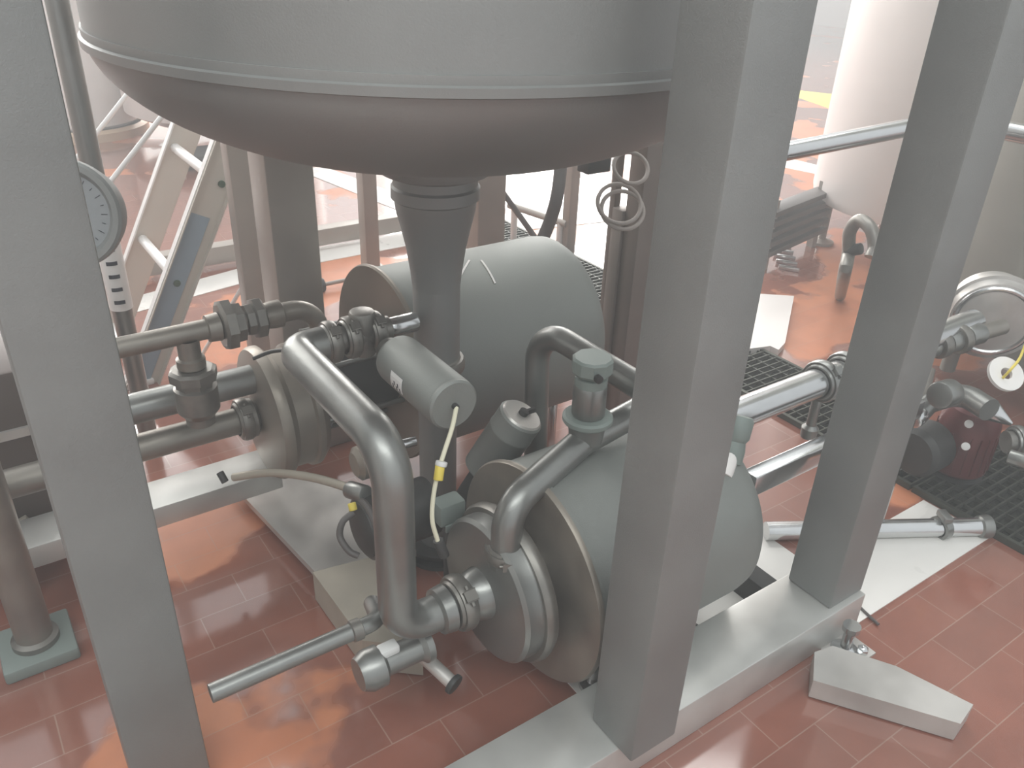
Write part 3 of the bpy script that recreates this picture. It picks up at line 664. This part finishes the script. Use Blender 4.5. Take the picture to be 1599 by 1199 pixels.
MB().torus(mc + md * .045, md, .115, .010, 48, 10).build('manway_rim', M_chr, t)
# upper handrail pipe
q = P(1330, 216, 2.75); q2 = P(1420, 197, 2.85)
t = thing('overhead_pipe', 'bright horizontal pipe passing behind the right column near the top', 'pipe', q)
w1 = on(1200, 240, 1, q.y)
k1 = P(1195, 243, 2.55); k2 = P(1480, 187, 2.75); k3 = P(1660, 222, 2.5)
k0 = k1 + (k1 - k2).normalized() * .14; k0f = V((k0.x, k0.y, 0))
MB().lathe(k0f, Z, [(0, 0), (0, .06), (.012, .06), (.014, .03)], 24).build('floor_flange', M_chr, t)
MB().tube([k0f + Z * .012, k0, k2, k3], .029, .10, 28).build('pipe', M_chr, t)
clamp(k1.lerp(k2, .03), k2 - k1, .03, t)
# bench / rack of dark bars
t = thing('pipe_rack', 'low rack of dark parallel bars behind the middle column, beside the pale tank', 'rack', on(1240, 400, 2, 0))
ra = on(1195, 392, 2, .1); rb = on(1272, 358, 2, .1); dv = (rb - ra).normalized(); sd = Z.cross(dv)
for k in range(5): 
    z_ = .10 + k * .055; MB().obox((ra + rb) / 2 * V((1, 1, 0)).x + Z * 0 if False else V(((ra.x + rb.x) / 2, (ra.y + rb.y) / 2, z_)), dv, sd, ((rb - ra).length + .1, .10, .03), .004).build('bar', M_rub, t)
for e in (ra, rb): MB().box((e.x - .02, e.y - .02, 0), (e.x + .02, e.y + .02, .38)).build('upright', M_post, t)
# hose bend
h0 = P(1322, 402, 3.4); 
t = thing('hose_bend', 'dark hooked pipe bend with a bright top, just left of the right column', 'pipe', h0 - Z * .1)
MB().smooth([on(1312, 462, 2, .02), P(1318, 430, 3.42), P(1325, 395, 3.4), P(1327, 362, 3.35), P(1342, 344, 3.3), P(1360, 358, 3.25), P(1366, 385, 3.25), P(1360, 402, 3.25)], .026, 18).build('pipe', M_clamp, t)
MB().cyl(P(1322, 392, 3.4), P(1345, 388, 3.35), .024, .004, 16).build('fitting', M_dark, t)
# pale board
bd0 = on(1192, 560, 2, .02); bd = [(1193, 462), (1238, 462), (1225, 538), (1217, 545), (1207, 538), (1175, 560)]
o = MB().prism([on(x, y, 2, .03) for x, y in [(1180, 458), (1240, 462), (1226, 535), (1216, 546), (1203, 540), (1165, 545)]], (0, 0, -.028)).build('pale_board', M_pale); tag(o, 'white board lying on the red floor right of the middle column', 'board')
t = thing('wire_bundle', 'scattered bright metal strips on the floor below the dark rack', 'strip', on(1220, 410, 2, 0))
for k in range(5):
    a_ = on(1200 + k * 4, 380 + k * 9, 2, .012); b_ = on(1236 + k * 3, 386 + k * 9, 2, .012); MB().obox((a_ + b_) / 2, b_ - a_, Z.cross(b_ - a_), ((b_ - a_).length, .02, .02), .003).build('strip', M_chr, t)

# pipe pair right of the middle column
t = thing('header_pipe', 'bright thick pipe with a clamp between the middle and right columns', 'pipe', P(1165, 650, 2.3))
q = P(1227, 617, 2.2); yy, zz = q.y, q.z
x0 = 1.45; x1 = on(1500, 560, 1, yy).x; xc = on(1283, 596, 1, yy).x
MB().tube([al(x0, yy, zz), al(x1, yy, zz)], .040, 0, 32).build('pipe', M_chr, t)
clamp(al(xc, yy, zz), X, .042, t, m=M_pipe); clamp(al(xc + .10, yy, zz), X, .042, t, m=M_pipe)
MB().cyl(al(xc, yy, zz - .04), al(xc, yy, zz - .16), .014, .003, 16).lathe(al(xc, yy, zz - .16), Z, [(-.02, 0), (-.02, .022), (.01, .024), (.02, .014)], 20).build('drain_cock', M_pipe, t)
for s_ in (.0,): MB().cyl(V((x1 - .4, yy, 0)), V((x1 - .4, yy, zz)), .02, 0, 16).build('support', M_pipe, t)
t = thing('lower_header_pipe', 'square edged bright rail below the thick clamped pipe, right of the near pump cowl', 'rail', P(1175, 765, 2.3))
q = P(1227, 728, 2.1); yy, zz = q.y, q.z
MB().box((1.445, yy - .022, zz - .03), (on(1430, 640, 1, yy).x, yy + .022, zz + .03), .006).build('bar', M_chr, t)
xx = on(1430, 640, 1, yy).x; MB().box((xx - .06, yy - .02, 0), (xx - .02, yy + .02, zz - .03), .003).build('leg', M_chr, t)
# valve hanging at the right side of the middle column
t = thing('hand_valve', 'small brownish valve with a white sleeve poking out at the right of the middle column', 'valve', P(1130, 745, 1.9))
MB().lathe(P(1150, 668, 1.95), towv(V((-.25, -1, .1))), [(-.03, 0), (-.03, .03), (-.02, .036), (.02, .036), (.03, .03), (.05, .034), (.08, .034), (.09, .02), (.09, 0)], 28).build('body', M_cap, t)
MB().cyl(P(1142, 700, 1.95), P(1127, 742, 1.93), .024, .002, 20).build('sleeve', M_white, t)
MB().cyl(P(1128, 672, 1.94), P(1158, 668, 1.94), .020, .003, 20).build('band', M_disc, t)

# red motor and chrome fittings
mo = P(1512, 668, 2.75)
t = thing('red_motor', 'dark red motor with pale caps below the chrome cross fitting at right', 'motor', V((mo.x, mo.y, 0)))
MB().lathe(mo, Z, [(-.15, 0), (-.15, .085), (-.14, .092), (.03, .092), (.08, .075), (.11, .03), (.112, 0)], 40).build('housing', M_mar, t)
fn = MB()
for k in range(20):
    an = k * math.pi / 10; d = V((math.cos(an), math.sin(an), 0)); fn.obox(mo + d * .093 - Z * .06, d, Z, (.006, .14, .004))
fn.build('cooling_fins', M_mar, t)
for x_, y_ in ((1513, 662), (1508, 697)): MB().cyl(P(x_, y_, 2.60), P(x_, y_, 2.68), .013, .003, 16).build('cap', M_label, t)
MB().lathe(V((mo.x, mo.y, 0)), Z, [(0, 0), (0, .09), (.02, .09), (.03, .05), (mo.z - .15, .05), (mo.z - .15, 0)], 28).build('pedestal', M_dark, t)
q = P(1440, 700, 2.72); MB().lathe(q, X, [(-.06, 0), (-.06, .07), (-.04, .085), (.05, .085), (.07, .05), (.18, .05), (.18, 0)], 36).build('pump_head', M_dark, t)
t = thing('pump_manifold', 'cluster of chrome elbows and tees over the red motor', 'fitting', P(1440, 640, 2.6))
MB().tube([P(1428, 650, 2.6), P(1448, 628, 2.6), P(1500, 612, 2.6), P(1545, 640, 2.5)], .036, .06, 28).build('cross_pipe', M_pipe, t)
MB().tube([P(1430, 645, 2.6), P(1447, 575, 2.62)], .026, 0, 24).build('riser', M_pip2, t)
MB().cyl(P(1434, 642, 2.58), P(1422, 655, 2.56), .036, .01, 24).build('ball_end', M_chr, t)
MB().cyl(P(1486, 612, 2.5), P(1466, 618, 2.45), .042, .012, 28).build('front_cap', M_pipe, t)
MB().lathe(P(1500, 612, 2.6), towv(V((.8, -.6, -.3))), [(.03, .038), (.10, .036), (.17, .006), (.17, 0)], 24).build('nozzle', M_chr, t)
ca = P(1444, 545, 2.54); cb = P(1530, 520, 2.62); cx = (cb - ca).normalized(); cl = (cb - ca).length
for k, (f_, r_, w_) in enumerate(((.0, .034, .028), (.2, .043, .022), (.38, .036, .03), (.55, .047, .02), (.75, .034, .05))):
    q = ca + cx * cl * f_; MB().cyl(q, q + cx * (w_ + .012), r_, .006, 30).build('coupling', M_pipe if k % 2 == 0 else M_clamp, t)
MB().cyl(ca, cb + cx * .1, .026, 0, 24).build('through_pipe', M_pip2, t)
MB().cyl(P(1448, 545, 2.58), P(1440, 552, 2.54), .02, .004, 16).build('plug', M_chr, t)
dcn = P(1568, 585, 2.5)
t = thing('paper_disc', 'round white tag with a hook hole hanging from the right fittings', 'tag', dcn)
ax = towv(V((.1, .35, -1)))
MB().lathe(dcn, ax, [(0, .018), (0, .054), (.012, .054), (.012, .018), (0, .018)], 40).build('disc', M_white, t)
MB().smooth([P(1566, 590, 2.48), P(1580, 575, 2.46), P(1592, 560, 2.5), P(1600, 540, 2.6)], .004).build('hook', M_yel, t)
t = thing('green_fitting', 'dark green clamped fitting on the grating at the right edge', 'fitting', P(1590, 740, 2.5))
MB().tube([P(1570, 690, 2.5), P(1640, 690, 2.5)], .034, 0, 24).build('pipe', M_clamp, t); clamp(P(1588, 690, 2.5), towv(V((1, 0, .1))), .036, t, m=M_pipe)
MB().cyl(P(1575, 712, 2.45), P(1625, 728, 2.4), .022, .003, 20).build('lower_pipe', M_pipe, t)
# loose white pebble cap
q = on(1384, 722, 2, .03); tag(MB().lathe(q - Z * .028, Z, [(0, 0), (0, .018), (.02, .024), (.035, .016), (.04, 0)], 20).build('plastic_cap', M_white), 'small white cap on the edge of the grating right of the right column', 'cap')

# chrome pipe lying on floor
a_ = on(1196, 829, 2, .03); b_ = on(1536, 822, 2, .03)
t = thing('floor_tube', 'loose chrome tube lying on the floor behind the right column, ending at the grating', 'tube', (a_ + b_) / 2 - Z * .03)
dv = (b_ - a_).normalized()
MB().tube([a_, b_], .028, 0, 28).build('tube', M_chr, t)
MB().lathe(b_, dv, [(-.02, .028), (-.015, .034), (.0, .036), (.015, .036), (.018, .02), (.018, 0)], 28).build('end_ferrule', M_pipe, t)
c = a_.lerp(b_, .80)
MB().lathe(c, (dv + V((.0, .35, 0))).normalized(), [(-.014, .028), (-.012, .037), (.012, .037), (.014, .028)], 28).obox(c + Z * .042, dv, Z.cross(dv), (.028, .05, .02), .004).build('pipe_clip', M_pipe, t)
# levelling foot below the right column and thin line
f0 = on(1300, 1003, 2, .0) - Y * .035
t = thing('levelling_foot', 'small chrome levelling foot with bolts below the right column', 'foot', f0)
MB().lathe(f0, Z, [(0, 0), (0, .035), (.008, .035), (.018, .014), (.07, .014), (.075, .022), (.09, .022), (.09, 0)], 24).build('spindle', M_chr, t)
for s_ in (-.03, .03): MB().lathe(f0 + X * s_ + Y * -.03, Z, [(0, 0), (0, .014), (.02, .014), (.026, .008), (.03, 0)], 6).build('bolt', M_chr, t)
MB().box((f0.x - .05, f0.y - .05, 0), (f0.x + .06, f0.y + .05, .006)).build('plate', M_sheet, t)
o = MB().smooth([on(1318, 922, 2, .006), on(1345, 950, 2, .006), on(1372, 975, 2, .006)], .004).build('thin_wire', M_rub); tag(o, 'short thin dark wire on the pale floor strip right of the right column', 'wire')
o = MB().prism([on(x, y, 2, .06) for x, y in [(1272, 1018), (1300, 1008), (1400, 1040), (1520, 1100), (1500, 1130), (1270, 1062)]], (0, 0, -.055)).build('drain_cover', M_sheet); tag(o, 'pale flat metal cover at the bottom right below the levelling foot', 'cover')

# ------------------------------------------------------------------ haze volume added to imitate veiling glare
hz = bpy.data.materials.new('glare_haze'); hz.use_nodes = True; nt = hz.node_tree; nt.nodes.clear()
o_ = nt.nodes.new('ShaderNodeOutputMaterial'); v_ = nt.nodes.new('ShaderNodeVolumeScatter'); v_.inputs['Density'].default_value = 0.10; v_.inputs['Anisotropy'].default_value = 0.2
nt.links.new(v_.outputs[0], o_.inputs['Volume'])
h = MB().box((-8, -6, -.6), (16, 14, 6.6)).build('glare_haze', hz, None, 'stuff'); h['label'] = 'thin pale haze added for veiling glare, filling the whole room'; h['category'] = 'haze'
